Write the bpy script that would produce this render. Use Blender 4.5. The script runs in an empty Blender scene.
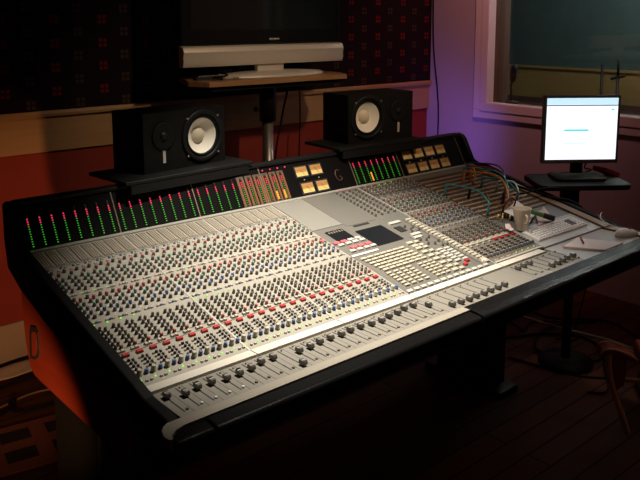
import bpy, math, random
from mathutils import Vector, Matrix, Euler
random.seed(7)
sc = bpy.context.scene
col = sc.collection
PI = math.pi
# ------------------------------------------------------------------ camera
Z0 = 0.80                                   # height of the armrest strip
CAM = Vector((-0.7909, -1.5157, 0.8753 + Z0))
YAW, PITCH = 0.7157, 0.1459
fw = Vector((math.sin(YAW)*math.cos(PITCH), math.cos(YAW)*math.cos(PITCH), -math.sin(PITCH)))
rt = Vector((math.cos(YAW), -math.sin(YAW), 0))
up = rt.cross(fw)
cd = bpy.data.cameras.new('camera')
co = bpy.data.objects.new('camera', cd); col.objects.link(co)
m = Matrix((rt, up, -fw)).transposed().to_4x4(); m.translation = CAM
co.matrix_world = m
cd.sensor_width = 36; cd.lens = 752.65/640*36
cd.shift_y = -110/640
cd.clip_start = 0.05
sc.camera = co
# ------------------------------------------------------------------ world, lights, exposure
w = bpy.data.worlds.new('world'); sc.world = w; w.use_nodes = True
w.node_tree.nodes['Background'].inputs[0].default_value = (1, .6, .42, 1)
w.node_tree.nodes['Background'].inputs[1].default_value = 0.004
sc.view_settings.view_transform = 'Standard'; sc.view_settings.look = 'None'
sc.view_settings.gamma = 1; sc.view_settings.use_curve_mapping = False
sc.view_settings.exposure = 0.0

def lamp(name, kind, loc, power, color, target=None, **kw):
    l = bpy.data.lights.new(name, kind); l.energy = power; l.color = color
    for k, v in kw.items(): setattr(l, k, v)
    o = bpy.data.objects.new(name, l); col.objects.link(o); o.location = loc
    if target is not None:
        o.rotation_euler = (Vector(target) - Vector(loc)).to_track_quat('-Z', 'Y').to_euler()
    return o
lamp('ceiling_spot', 'SPOT', (.86, .20, 2.60), 460, (1, .91, .78), (.86, .24, .82), spot_size=math.radians(63), spot_blend=1.0, shadow_soft_size=.04)
lamp('desk_fill', 'SPOT', (2.0, -.10, 2.60), 32, (1, .85, .76), (2.0, .20, .82), spot_size=math.radians(31), spot_blend=1.0, shadow_soft_size=.06)  # added fill that brightens the desk end, not a known fixture
lamp('shelf_spot', 'SPOT', (1.45, -.55, 2.65), 78, (1, .74, .50), (1.62, 1.5, 1.20), spot_size=math.radians(52), spot_blend=1.0, shadow_soft_size=.05)
lamp('amber_floor_lamp', 'SPOT', (-.50, -.30, .50), 80, (1, .47, .20), (.36, 2.05, .53), spot_size=math.radians(39), spot_blend=.85, shadow_soft_size=.02)
lamp('ceiling_fill', 'POINT', (2.55, -1.25, 2.60), 6, (1, .42, .20), shadow_soft_size=.15)
lamp('violet_uplight', 'SPOT', (2.70, 1.62, .80), 9, (.36, .18, 1), (3.43, 1.98, .86), spot_size=math.radians(100), spot_blend=1, shadow_soft_size=.06)
lamp('pink_ceiling_lamp', 'SPOT', (2.45, .75, 2.68), 50, (1, .37, .36), (3.43, 1.45, 1.75), spot_size=math.radians(96), spot_blend=1, shadow_soft_size=.10)
lamp('booth_lamp', 'POINT', (4.6, .9, 2.5), 46, (1, .95, .86), shadow_soft_size=.2)

# ------------------------------------------------------------------ materials
def new_mat(name):
    mt = bpy.data.materials.new(name); mt.use_nodes = True
    return mt, mt.node_tree, mt.node_tree.nodes['Principled BSDF']
def mat(name, c, rough=.5, metal=0, emit=0, ec=None, noise=0, scale=20, coat=0, bump=0, spec=None):
    mt, nt, b = new_mat(name)
    b.inputs['Base Color'].default_value = (*c, 1)
    b.inputs['Roughness'].default_value = rough
    b.inputs['Metallic'].default_value = metal
    if spec is not None: b.inputs['Specular IOR Level'].default_value = spec
    if coat: b.inputs['Coat Weight'].default_value = coat
    if emit:
        b.inputs['Emission Color'].default_value = (*(ec or c), 1); b.inputs['Emission Strength'].default_value = emit
    if noise or bump:
        tc = nt.nodes.new('ShaderNodeTexCoord'); n = nt.nodes.new('ShaderNodeTexNoise')
        n.inputs['Scale'].default_value = scale; n.inputs['Detail'].default_value = 5
        nt.links.new(tc.outputs['Object'], n.inputs['Vector'])
        if noise:
            mx = nt.nodes.new('ShaderNodeMix'); mx.data_type = 'RGBA'
            nt.links.new(n.outputs['Fac'], mx.inputs[0])
            mx.inputs[6].default_value = (*[x*(1-noise) for x in c], 1)
            mx.inputs[7].default_value = (*[min(1, x*(1+noise)) for x in c], 1)
            nt.links.new(mx.outputs[2], b.inputs['Base Color'])
        if bump:
            bp = nt.nodes.new('ShaderNodeBump'); bp.inputs['Strength'].default_value = bump; bp.inputs['Distance'].default_value = .004
            nt.links.new(n.outputs['Fac'], bp.inputs['Height']); nt.links.new(bp.outputs[0], b.inputs['Normal'])
    return mt
def wood(name, c1, c2, axis=0, scale=6, rough=.45, planks=None):
    mt, nt, b = new_mat(name); N = nt.nodes; Lk = nt.links
    tc = N.new('ShaderNodeTexCoord'); mp = N.new('ShaderNodeMapping')
    s = [14., 14., 14.]; s[axis] = 1.0
    mp.inputs['Scale'].default_value = s
    Lk.new(tc.outputs['Object'], mp.inputs['Vector'])
    n = N.new('ShaderNodeTexNoise'); n.inputs['Scale'].default_value = scale; n.inputs['Detail'].default_value = 6
    Lk.new(mp.outputs[0], n.inputs['Vector'])
    mx = N.new('ShaderNodeMix'); mx.data_type = 'RGBA'
    mx.inputs[6].default_value = (*c1, 1); mx.inputs[7].default_value = (*c2, 1)
    Lk.new(n.outputs['Fac'], mx.inputs[0]); out = mx.outputs[2]
    if planks:
        br = N.new('ShaderNodeTexBrick'); br.inputs['Scale'].default_value = 1
        br.inputs['Brick Width'].default_value = planks[0]; br.inputs['Row Height'].default_value = planks[1]
        br.inputs['Mortar Size'].default_value = .004
        br.inputs['Color1'].default_value = (1, 1, 1, 1); br.inputs['Color2'].default_value = (.6, .6, .6, 1); br.inputs['Mortar'].default_value = (.1, .1, .1, 1)
        Lk.new(tc.outputs['Object'], br.inputs['Vector'])
        m2 = N.new('ShaderNodeMix'); m2.data_type = 'RGBA'; m2.blend_type = 'MULTIPLY'; m2.inputs[0].default_value = 1
        Lk.new(out, m2.inputs[6]); Lk.new(br.outputs['Color'], m2.inputs[7]); out = m2.outputs[2]
    Lk.new(out, b.inputs['Base Color']); b.inputs['Roughness'].default_value = rough
    return mt
def check_fabric(name):
    """dark cloth with alternating columns of red and tan four-square motifs (world metres on x and z)"""
    mt, nt, b = new_mat(name); N = nt.nodes; Lk = nt.links
    tc = N.new('ShaderNodeTexCoord'); sp = N.new('ShaderNodeSeparateXYZ'); Lk.new(tc.outputs['Object'], sp.inputs[0])
    def mth(op, a, bb=None):
        n = N.new('ShaderNodeMath'); n.operation = op
        for i, v in enumerate((a, bb)):
            if v is None: continue
            if isinstance(v, (int, float)): n.inputs[i].default_value = v
            else: Lk.new(v, n.inputs[i])
        return n.outputs[0]
    def motif(x0, z0):
        def cell(v, o, pitch):
            t = mth('SUBTRACT', v, o); t = mth('DIVIDE', t, pitch); t = mth('FRACT', mth('ADD', t, 100.5))
            return mth('MULTIPLY', mth('ABSOLUTE', mth('SUBTRACT', t, .5)), pitch)
        res = None
        for v, o, p in ((sp.outputs[0], x0, .2475), (sp.outputs[2], z0, .1165)):
            a = cell(v, o, p)
            k = mth('MULTIPLY', mth('GREATER_THAN', a, .0035), mth('LESS_THAN', a, .0215))
            res = k if res is None else mth('MULTIPLY', res, k)
        return res
    r, t = motif(.402, 1.327), motif(.520, 1.3825)
    n = N.new('ShaderNodeTexNoise'); n.inputs['Scale'].default_value = 260; Lk.new(tc.outputs['Object'], n.inputs['Vector'])
    m0 = N.new('ShaderNodeMix'); m0.data_type = 'RGBA'; Lk.new(n.outputs['Fac'], m0.inputs[0])
    m0.inputs[6].default_value = (.006, .0035, .005, 1); m0.inputs[7].default_value = (.024, .013, .017, 1)
    m1 = N.new('ShaderNodeMix'); m1.data_type = 'RGBA'; Lk.new(r, m1.inputs[0]); Lk.new(m0.outputs[2], m1.inputs[6]); m1.inputs[7].default_value = (.14, .011, .011, 1)
    m2 = N.new('ShaderNodeMix'); m2.data_type = 'RGBA'; Lk.new(t, m2.inputs[0]); Lk.new(m1.outputs[2], m2.inputs[6]); m2.inputs[7].default_value = (.060, .034, .026, 1)
    Lk.new(m2.outputs[2], b.inputs['Base Color']); b.inputs['Roughness'].default_value = .95
    b.inputs['Specular IOR Level'].default_value = .1
    return mt
M = {}
M['panel'] = mat('console_panel_paint', (.31, .29, .245), .36, .15, noise=.06, scale=40)
M['plate'] = mat('cover_plate_paint', (.215, .208, .185), .42, .15, noise=.05, scale=30)
M['panel_grey'] = mat('grey_panel_paint', (.14, .134, .118), .42, .15, noise=.06, scale=30)
M['desk_grey'] = mat('grey_desk_laminate', (.36, .35, .33), .38, noise=.08, scale=20)
M['strip'] = mat('cream_strip', (.56, .53, .46), .45)
M['seam'] = mat('seam_dark', (.05, .045, .04), .6)
M['edge_light'] = mat('aluminium_edge', (.50, .48, .43), .35, .5)
M['black'] = mat('black_satin_paint', (.008, .008, .008), .48, spec=.2, noise=.3, scale=60)
M['black_matte'] = mat('black_matte', (.008, .008, .008), .7)
M['black_vinyl'] = mat('black_padded_vinyl', (.005, .005, .005), .34, spec=.06, bump=.2, scale=260)
M['face'] = mat('meter_face_black', (.004, .0035, .0035), .6, spec=.05)
M['cheek'] = mat('end_cheek_black', (.0045, .0042, .004), .6, spec=.12)
M['trim_beige'] = mat('beige_front_trim', (.27, .245, .20), .5)
M['fader_grey'] = mat('fader_cap_grey', (.10, .092, .082), .3)
M['fader_paint'] = mat('fader_panel_paint', (.22, .205, .175), .45, .1, noise=.06, scale=40)
M['panel_brown'] = mat('right_panel_paint', (.135, .118, .095), .45, .1, noise=.06, scale=40)
M['face_brown'] = mat('meter_face_brown', (.075, .052, .036), .5)
M['amber'] = mat('amber_strip', (.17, .055, .02), .5)
M['led_r'] = mat('led_red', (.5, .02, .05), .4, emit=.85, ec=(.85, .035, .10))
M['led_g'] = mat('led_green', (.03, .3, .02), .4, emit=.62, ec=(.06, .55, .035))
M['led_off'] = mat('led_unlit', (.025, .010, .008), .4)
M['led_o'] = mat('led_orange', (.6, .15, .02), .4, emit=.8, ec=(.95, .30, .04))
M['led_gb'] = mat('led_bright_green', (.1, .5, .02), .4, emit=1.0, ec=(.25, .95, .05))
M['lamp_w'] = mat('lamp_warm', (.9, .6, .4), .4, emit=1.0, ec=(1, .62, .42))
M['emblem'] = mat('emblem_brown', (.06, .024, .009), .5)
M['vu'] = mat('meter_scale_gold', (.66, .47, .17), .5)
M['vu_lo'] = mat('meter_scale_brown', (.40, .20, .055), .5)
M['knob'] = mat('knob_dark', (.062, .052, .042), .36)
M['knob_b'] = mat('knob_black', (.022, .020, .018), .35)
M['cap_k'] = mat('cap_brown', (.075, .062, .048), .35)
M['cap_r'] = mat('cap_red', (.36, .06, .06), .4)
M['cap_g'] = mat('cap_teal', (.06, .20, .16), .4)
M['cap_b'] = mat('cap_blue', (.06, .12, .27), .4)
M['cap_y'] = mat('cap_grey', (.16, .14, .12), .4)
M['red_btn'] = mat('red_button', (.40, .020, .022), .35)
M['cream'] = mat('cream_button', (.40, .365, .285), .4)
M['grey_btn'] = mat('grey_button', (.42, .39, .33), .4)
M['brown_btn'] = mat('brown_button', (.17, .13, .09), .5)
M['white'] = mat('white_plastic', (.72, .70, .66), .35)
M['white_btn'] = mat('white_key', (.42, .405, .36), .4)
M['chrome'] = mat('chrome_cap', (.55, .53, .50), .16, 1)
M['screen_off'] = mat('dark_glass_screen', (.010, .012, .014), .08, coat=.5)
M['red_wood'] = wood('reddish_side_board', (.17, .020, .006), (.25, .031, .010), 1, 4, .5)
M['wood_trim'] = wood('brown_wood_border', (.17, .10, .05), (.26, .16, .08), 1, 5, .45)
M['rail'] = wood('pale_wood_rail', (.36, .20, .085), (.48, .29, .13), 0, 4, .5)
M['floor'] = wood('dark_plank_floor', (.085, .030, .013), (.14, .052, .024), 0, 5, .7, (1.6, .10))
M['floor'].node_tree.nodes['Principled BSDF'].inputs['Specular IOR Level'].default_value = .15
M['redwall'] = mat('red_painted_wall', (.24, .022, .008), .8, noise=.1, scale=6, bump=.1)
M['wall'] = mat('pale_lilac_wall', (.44, .40, .45), .75, noise=.04, scale=5, bump=.08)
M['frame'] = mat('white_gloss_paint', (.66, .63, .66), .45)
M['ceil'] = mat('ceiling_paint', (.20, .17, .16), .9, noise=.05)
M['dark_wall'] = mat('dark_wall_paint', (.06, .035, .03), .9, noise=.1)
M['skirt'] = mat('skirting_paint', (.36, .28, .21), .6, noise=.05)
M['fabric'] = check_fabric('checked_wall_fabric')
M['teal_wall'] = mat('booth_teal_wall', (.050, .085, .085), .9, noise=.25, scale=9)
M['wainscot'] = wood('booth_wainscot', (.23, .15, .05), (.31, .21, .08), 1, 3, .5)
M['brown_reveal'] = wood('window_reveal_wood', (.085, .040, .024), (.14, .068, .042), 2, 4, .4)
M['tv_black'] = mat('tv_gloss_black', (.008, .008, .009), .12)
M['silver'] = mat('silver_plastic', (.60, .54, .46), .42, .25)
M['steel'] = mat('brushed_steel', (.42, .38, .34), .35, .9)
M['shelf_wood'] = wood('shelf_wood', (.26, .13, .055), (.40, .22, .10), 0, 5, .4)
M['spk'] = mat('black_ash_vinyl', (.007, .0065, .006), .55, spec=.15, noise=.4, scale=50)
M['cone'] = mat('white_paper_cone', (.80, .75, .64), .75)
M['dustcap'] = mat('cream_dust_cap', (.62, .54, .40), .7)
M['rubber'] = mat('black_rubber', (.006, .006, .006), .65, spec=.15)
M['tag'] = mat('pale_badge', (.45, .43, .38), .4)
M['ink'] = mat('ink_grey', (.12, .12, .13), .6)
M['paper'] = mat('white_paper', (.82, .80, .80), .8)
M['pink_paper'] = mat('pinkish_paper', (.66, .52, .50), .8)
M['orange'] = mat('orange_edge', (.55, .20, .06), .6)
M['cup'] = mat('beige_cup_plastic', (.74, .63, .50), .4)
M['teal_c'] = mat('teal_cable', (.02, .26, .27), .45)
M['orange_c'] = mat('orange_cable', (.75, .24, .02), .45)
M['red_c'] = mat('red_cable', (.38, .03, .03), .45)
M['blue_c'] = mat('blue_cable', (.04, .10, .28), .45)
M['brass'] = mat('brass_contact', (.75, .58, .25), .3, .9)
M['jack_strip'] = mat('tan_label_strip', (.36, .225, .105), .5)
M['jack_body'] = mat('brown_jack_field', (.060, .034, .020), .5)
M['tube_green'] = mat('green_label', (.10, .26, .07), .4)
M['red_seat'] = mat('red_seat_cloth', (.30, .030, .016), .8, bump=.2, scale=120)
M['bent_wood'] = wood('bent_wood', (.52, .32, .16), (.64, .42, .22), 2, 4, .4)
M['rug_o'] = mat('rug_rust', (.23, .065, .026), .95, noise=.2, scale=70)
M['rug_k'] = mat('rug_black', (.012, .010, .009), .95)
M['cloth'] = mat('pale_cloth', (.52, .43, .34), .9, noise=.1)
# the computer screen gives off light
M['lcd'] = mat('lcd_white', (.8, .8, .8), .3, emit=1.35, ec=(.88, .94, 1.0))
M['lcd_bar'] = mat('lcd_pale_blue', (.5, .7, .9), .3, emit=1.0, ec=(.60, .87, 1.0))
M['lcd_line'] = mat('lcd_grey_line', (.3, .35, .5), .3, emit=.5, ec=(.35, .42, .62))
M['lcd_cyan'] = mat('lcd_cyan', (.1, .7, .8), .3, emit=.9, ec=(.10, .80, .88))
M['lcd_pale'] = mat('lcd_pale_cyan', (.6, .85, .9), .3, emit=1.0, ec=(.62, .90, .96))
M['bezel'] = mat('grey_bezel', (.10, .095, .10), .4)
gl, gnt, gb = new_mat('window_glass')
gb.inputs['Base Color'].default_value = (.85, .95, .95, 1); gb.inputs['Roughness'].default_value = 0.0
gb.inputs['Transmission Weight'].default_value = 1; gb.inputs['IOR'].default_value = 1.45
M['glass'] = gl

# ------------------------------------------------------------------ mesh building
class MB:
    def __init__(s): s.v = []; s.f = []; s.mi = []; s.mats = []; s.sm = []
    def mid(s, k):
        if k not in s.mats: s.mats.append(k)
        return s.mats.index(k)
    def add(s, vs, fs, k, smooth=False, T=None):
        o = len(s.v); i = s.mid(k)
        s.v += [tuple(T @ Vector(v)) if T is not None else tuple(v) for v in vs]
        s.f += [tuple(o+a for a in f) for f in fs]; s.mi += [i]*len(fs); s.sm += [smooth]*len(fs)
        return s
    def box(s, lo, hi, k, T=None, taper=0):
        (x0, y0, z0), (x1, y1, z1) = lo, hi; t = taper
        vs = [(x0, y0, z0), (x1, y0, z0), (x1, y1, z0), (x0, y1, z0), (x0+t, y0+t, z1), (x1-t, y0+t, z1), (x1-t, y1-t, z1), (x0+t, y1-t, z1)]
        return s.add(vs, [(3, 2, 1, 0), (4, 5, 6, 7), (0, 1, 5, 4), (1, 2, 6, 5), (2, 3, 7, 6), (3, 0, 4, 7)], k, False, T)
    def lathe(s, prof, k, seg=16, T=None, smooth=True, caps=True):
        """prof: list of (radius, height[, material]) turned about local z"""
        vs = []; n = len(prof)
        for p in prof:
            for a in range(seg):
                t = 2*PI*a/seg; vs.append((p[0]*math.cos(t), p[0]*math.sin(t), p[1]))
        for i in range(n-1):
            kk = prof[i+1][2] if len(prof[i+1]) > 2 else k
            fs = [(i*seg+a, i*seg+(a+1) % seg, (i+1)*seg+(a+1) % seg, (i+1)*seg+a) for a in range(seg)]
            if i == 0: o = len(s.v); s.v += [tuple(T @ Vector(v)) if T is not None else v for v in vs]
            j = s.mid(kk); s.f += [tuple(o+q for q in f) for f in fs]; s.mi += [j]*seg; s.sm += [smooth]*seg
        if caps:
            j = s.mid(prof[-1][2] if len(prof[-1]) > 2 else k)
            s.f.append(tuple(o+(n-1)*seg+a for a in range(seg))); s.mi.append(j); s.sm.append(False)
            s.f.append(tuple(o+a for a in reversed(range(seg)))); s.mi.append(s.mid(k)); s.sm.append(False)
        return s
    def prism(s, poly, a0, a1, k, axis=0, smooth=False, T=None):
        """closed 2-D outline pushed along an axis: axis 0 -> outline in (y,z), 1 -> (x,z), 2 -> (x,y)"""
        n = len(poly)
        def P(p, a): return (a, p[0], p[1]) if axis == 0 else ((p[0], a, p[1]) if axis == 1 else (p[0], p[1], a))
        vs = [P(p, a0) for p in poly]+[P(p, a1) for p in poly]
        ar = sum(poly[i][0]*poly[(i+1) % n][1]-poly[(i+1) % n][0]*poly[i][1] for i in range(n))
        flip = (ar > 0) == (axis == 1)
        if a1 < a0: flip = not flip
        side = [(i, (i+1) % n, n+(i+1) % n, n+i) for i in range(n)]
        ends = [tuple(reversed(range(n))), tuple(range(n, 2*n))]
        fx = (lambda f: tuple(reversed(f))) if flip else (lambda f: f)
        s.add(vs, [fx(f) for f in side], k, smooth, T)
        o = len(s.v)-2*n; j = s.mid(k)
        for f in ends: s.f.append(tuple(o+a for a in fx(f))); s.mi.append(j); s.sm.append(False)
        return s
    def tube(s, pts, r, k, seg=8, sub=6, closed=False):
        P = [Vector(p) for p in pts]; Q = []
        n = len(P)
        for i in range(n-1):
            p0, p1, p2, p3 = P[max(i-1, 0)], P[i], P[i+1], P[min(i+2, n-1)]
            for t in range(sub):
                t /= sub
                Q.append(.5*((2*p1)+(p2-p0)*t+(2*p0-5*p1+4*p2-p3)*t*t+(3*p1-p0-3*p2+p3)*t**3))
        Q.append(P[-1]); vs = []; nrm = None
        for i, q in enumerate(Q):
            d = (Q[min(i+1, len(Q)-1)]-Q[max(i-1, 0)]).normalized()
            if nrm is None: nrm = d.orthogonal().normalized()
            nrm = (nrm-d*nrm.dot(d)).normalized(); b = d.cross(nrm)
            rr = r(i/(len(Q)-1)) if callable(r) else r
            for a in range(seg):
                t = 2*PI*a/seg; vs.append(q+(nrm*math.cos(t)+b*math.sin(t))*rr)
        m_ = len(Q)
        fs = [(i*seg+a, i*seg+(a+1) % seg, (i+1)*seg+(a+1) % seg, (i+1)*seg+a) for i in range(m_-1) for a in range(seg)]
        fs += [tuple(reversed(range(seg))), tuple((m_-1)*seg+a for a in range(seg))]
        return s.add(vs, fs, k, True)
    def mesh(s, name):
        me = bpy.data.meshes.new(name); me.from_pydata(s.v, [], s.f)
        for k in s.mats: me.materials.append(M[k])
        me.polygons.foreach_set('material_index', s.mi); me.polygons.foreach_set('use_smooth', s.sm)
        me.update(); return me
    def build(s, name, parent=None, bevel=0, T=None):
        return link(name, s.mesh(name), parent, bevel, T)
def link(name, me, parent=None, bevel=0, T=None):
    o = bpy.data.objects.new(name, me); col.objects.link(o)
    if T is not None: o.matrix_basis = T
    if parent is not None:
        o.parent = parent; o.matrix_parent_inverse = world_of(parent).inverted()
    if bevel:
        b = o.modifiers.new('bevel', 'BEVEL'); b.width = bevel; b.segments = 3; b.limit_method = 'ANGLE'
    return o
def world_of(o):
    mt = o.matrix_basis.copy()
    while o.parent is not None:
        mt = o.parent.matrix_basis @ o.matrix_parent_inverse @ mt if False else (o.parent.matrix_basis @ (o.matrix_parent_inverse @ mt)); o = o.parent
    return mt
def tag(o, label, cat, group=None, kind=None):
    o['label'] = label; o['category'] = cat
    if group: o['group'] = group
    if kind: o['kind'] = kind
    return o
def empty(name, T, label, cat, group=None):
    o = bpy.data.objects.new(name, None); col.objects.link(o)
    o.empty_display_size = .05
    o.matrix_basis = T if isinstance(T, Matrix) else Matrix.Translation(T)
    return tag(o, label, cat, group)
def struct(o):
    o['kind'] = 'structure'; return o
def rnd_rect(w_, h_, r, n=4):
    out = []
    for cx, cy, a0 in ((w_/2-r, h_/2-r, 0), (-w_/2+r, h_/2-r, PI/2), (-w_/2+r, -h_/2+r, PI), (w_/2-r, -h_/2+r, 1.5*PI)):
        for i in range(n+1):
            a = a0+PI/2*i/n; out.append((cx+r*math.cos(a), cy+r*math.sin(a)))
    return out

# ------------------------------------------------------------------ the room
XR, YW, HC = 3.43, 2.135, 2.75
XL, YB = -2.2, -3.0
struct(MB().box((XL-.1, YB-.1, -.1), (XR+.1, YW+.1, 0), 'floor').build('floor'))
struct(MB().box((XL-.1, YB-.1, HC), (XR+.1, YW+.1, HC+.1), 'ceil').build('ceiling'))
struct(MB().box((XL-.1, YW, 0), (XR+.1, YW+.1, HC), 'redwall').build('wall_back'))
struct(MB().box((XL-.1, YB, 0), (XL, YW, HC), 'dark_wall').build('wall_left'))
struct(MB().box((XL-.1, YB-.1, 0), (XR+.1, YB, HC), 'dark_wall').build('wall_rear'))
# right wall with the window opening
wy0, wy1, wz0, wz1 = -.75, 1.63, 1.055, 2.25
wr = MB()
wr.box((XR, YB, 0), (XR+.22, YW, wz0), 'wall').box((XR, YB, wz1), (XR+.22, YW, HC), 'wall')
wr.box((XR, YB, wz0), (XR+.22, wy0, wz1), 'wall').box((XR, wy1, wz0), (XR+.22, YW, wz1), 'wall')
struct(wr.build('wall_right'))
# skirting and rail on the back wall
struct(MB().prism([(YW, 0), (YW-.018, 0), (YW-.018, .185), (YW-.010, .2), (YW, .2)], XL, XR, 'skirt', 0).build('baseboard_back'))
struct(MB().prism([(YW, 1.032), (YW-.02, 1.032), (YW-.02, 1.205), (YW-.045, 1.208), (YW-.048, 1.222), (YW-.045, 1.236), (YW, 1.236)], XL, XR, 'rail', 0).build('trim_1'))
fp = MB().box((XL, YW-.03, 1.237), (XR-.005, YW-.001, HC-.002), 'fabric').build('acoustic_panel')
tag(fp, 'dark fabric wall panel with rows of red and tan checks behind the television', 'wall panel')
# window: white frame, inner wood lining, pane
win = bpy.data.objects.new('window_1', None); col.objects.link(win); win.location = (XR, .44, wz0); struct(win)
fr = MB()
def frame_ring(b, x0, x1, y0, y1, z0, z1, wd, k):
    b.box((x0, y0, z0), (x1, y1, z0+wd), k).box((x0, y0, z1-wd), (x1, y1, z1), k)
    b.box((x0, y0, z0+wd), (x1, y0+wd, z1-wd), k).box((x0, y1-wd, z0+wd), (x1, y1, z1-wd), k)
frame_ring(fr, XR-.022, XR+.001, wy0-.07, wy1+.07, wz0-.05, wz1+.07, .06, 'frame')
frame_ring(fr, XR-.030, XR+.05, wy0-.012, wy1+.012, wz0-.0, wz1+.012, .06, 'frame')
fr.build('window_frame', win, .005)
ln = MB(); frame_ring(ln, XR+.0505, XR+.218, wy0+.001, wy1-.001, wz0+.001, wz1-.001, .045, 'brown_reveal')
ln.build('window_lining', win, .004)
MB().box((XR+.10, wy0+.046, wz0+.046), (XR+.108, wy1-.046, wz1-.046), 'glass').build('window_glass', win)
# the booth behind the window
BX = 5.4
struct(MB().box((XR+.22, -2.2, -.1), (BX, 3.4, 0), 'floor').build('floor_booth'))
struct(MB().box((BX, -2.2, 0), (BX+.1, 3.4, HC), 'teal_wall').build('wall_booth_far'))
struct(MB().box((XR+.22, 3.4, 0), (BX+.1, 3.5, HC), 'teal_wall').build('wall_booth_back'))
struct(MB().box((XR+.22, -2.3, 0), (BX+.1, -2.2, HC), 'teal_wall').build('wall_booth_front'))
struct(MB().box((XR+.22, -2.2, HC), (BX, 3.4, HC+.1), 'ceil').build('ceiling_booth'))
wa = MB().box((BX-.02, -2.2, .95), (BX, 3.4, 1.235), 'wainscot').box((BX-.035, -2.2, 1.225), (BX, 3.4, 1.245), 'wainscot')
wa.box((BX-.02, -2.2, 0), (BX, 3.4, .95), 'dark_wall')
struct(wa.build('trim_2'))

# ------------------------------------------------------------------ the mixing console
W = .31; S = .2166; TH = math.atan(S); ZB = Z0-.0016
Y0, YD = .0339, .73
UC, UR = 4.5027, 5.4874          # ends of the centre section and of the right-hand channels
XE = 2.13                        # right end of the panels
ct, st = math.cos(TH), math.sin(TH)
def sp_(x, v, h=0):
    y = Y0+YD*v; return Vector((x, y-h*st, ZB+S*y+h*ct))
def ST(x, v, h=0, rz=0):
    return Matrix.Translation(sp_(x, v, h)) @ Matrix.Rotation(TH, 4, 'X') @ Matrix.Rotation(rz, 4, 'Z')
DV = 1/(YD/ct)                   # v per metre along the slope
con = empty('mixing_console', (1.1, .35, 0), 'large black studio mixing console crowded with knobs and glowing meters', 'mixing console')
def slab(x0, x1, v0, v1, h0, h1, k, b=None, taper=0):
    b = b or MB()
    d0 = v0/DV; d1 = v1/DV
    return b.box((x0, d0, h0), (x1, d1, h1), k, ST(0, 0), taper)
# carcass under the panels
car = MB()
car.prism([(-.15, .735), (-.155, .775), (.03, .783), (.755, .94), (.86, 1.05), (.86, .88), (.66, .80), (.64, .62), (.42, .595), (.12, .60), (.0, .70)], .0, 2.18, 'black')
car.build('carcass', con)
# left and right cheeks
cheek = [(-.13, .735), (-.135, .765), (-.137, .798), (-.10, .8025), (-.02, .8075), (.035, .822), (.735, .975), (.765, .99), (.815, 1.085), (.83, 1.102), (.865, 1.112), (.885, 1.10), (.885, .985), (.867, .896), (.763, .852), (.583, .808), (.434, .779), (.348, .768), (.182, .741), (0, .733)]
MB().prism(cheek, -.032, -.001, 'cheek').build('left_cheek', con, .006)
MB().prism(cheek, 2.181, 2.215, 'cheek').build('right_cheek', con, .006)
body = [(.12, .590), (.66, .588), (.71, .590), (.738, .602), (.756, .637), (.770, .679), (.781, .747), (.786, .850), (.583, .806), (.434, .777), (.348, .766), (.182, .739), (.06, .735), (.04, .68)]
sb = MB().prism(body, -.022, -.0005, 'red_wood').build('side_board', con, .004); sb['label'] = 'reddish wooden side board'
hv = [(.648, .690), (.660, .668), (.690, .648), (.728, .640), (.732, .660), (.722, .735), (.708, .752), (.668, .762), (.652, .750)]
cy_, cz_ = .690, .702
hd = MB().prism(hv, -.0255, -.0215, 'black_matte').build('side_handle', con, .002)
MB().prism([(cy_+(p[0]-cy_)*.55-.006, cz_+(p[1]-cz_)*.72) for p in hv], -.0262, -.0250, 'red_wood').build('grip', hd)
# pedestals
for x0 in (.03, 1.88):
    for y0, y1 in ((.38, .70),):
        MB().box((x0, y0, 0.03), (x0+.10, y1, .60), 'black').box((x0-.02, y0-.06, 0), (x0+.12, y1+.06, .035), 'black').build('pedestal', con, .006)
MB().box((.13, .50, .22), (1.88, .53, .40), 'black').build('cross_beam', con, .004)
# panels
for i in range(3):
    p = slab(i*W, (i+1)*W-.0012, 0, 1, -.012, 0, 'panel')
    p.build('channel_panel', con)
slab(3*W, UC*W-.0012, 0, 1, -.012, 0, 'panel_grey').build('centre_panel', con)
slab(UC*W, UR*W-.0012, 0, 1, -.012, 0, 'panel_brown').build('channel_panel', con)
slab(UR*W, XE, .20, 1, -.012, 0, 'panel_grey').build('patch_panel', con)
slab(UR*W, XE, 0, .199, -.012, .001, 'desk_grey').build('desk_panel', con)
slab(XE+.001, 2.179, -.02, 1.0, -.02, .010, 'wood_trim').build('wood_border', con, .003)
# cream strip between the channels and the faders
EDG = [0, W, 2*W, 3*W, UC*W, 5.36*W]
for a, b_ in zip(EDG, EDG[1:]):
    MB().box((a+.0008, 0, Z0-.006), (b_-.0008, .0335, Z0+.0075), 'strip', None, .0008).build('cream_strip', con)
# fader panels and the beige front trim
FD = [0, W, 2*W, 3*W, UC*W, UR*W, XE]
for i, (a, b_) in enumerate(zip(FD, FD[1:])):
    k = 'fader_paint' if i < 5 else 'desk_grey'
    b = MB().box((a+.0006, -.139, Z0-.012), (b_-.0006, (-.0005 if i < 5 else .0355), Z0), k)
    b.build('fader_panel' if i < 5 else 'desk_panel', con)
MB().box((XE+.001, -.139, Z0-.02), (2.179, .018, Z0+.008), 'wood_trim').build('wood_border', con, .003)
lip = [(-.036, -.139), (2.215, -.139), (2.215, -.168), (-.012, -.170), (-.036, -.176), (-.052, -.188), (-.060, -.205), (-.068, -.203), (-.070, -.182), (-.062, -.160), (-.050, -.146)]
lip[1] = (.985, -.139); lip[2] = (.985, -.168)
MB().prism(lip, Z0-.022, Z0+.0035, 'trim_beige', 2).build('front_trim', con, .0015)
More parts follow.
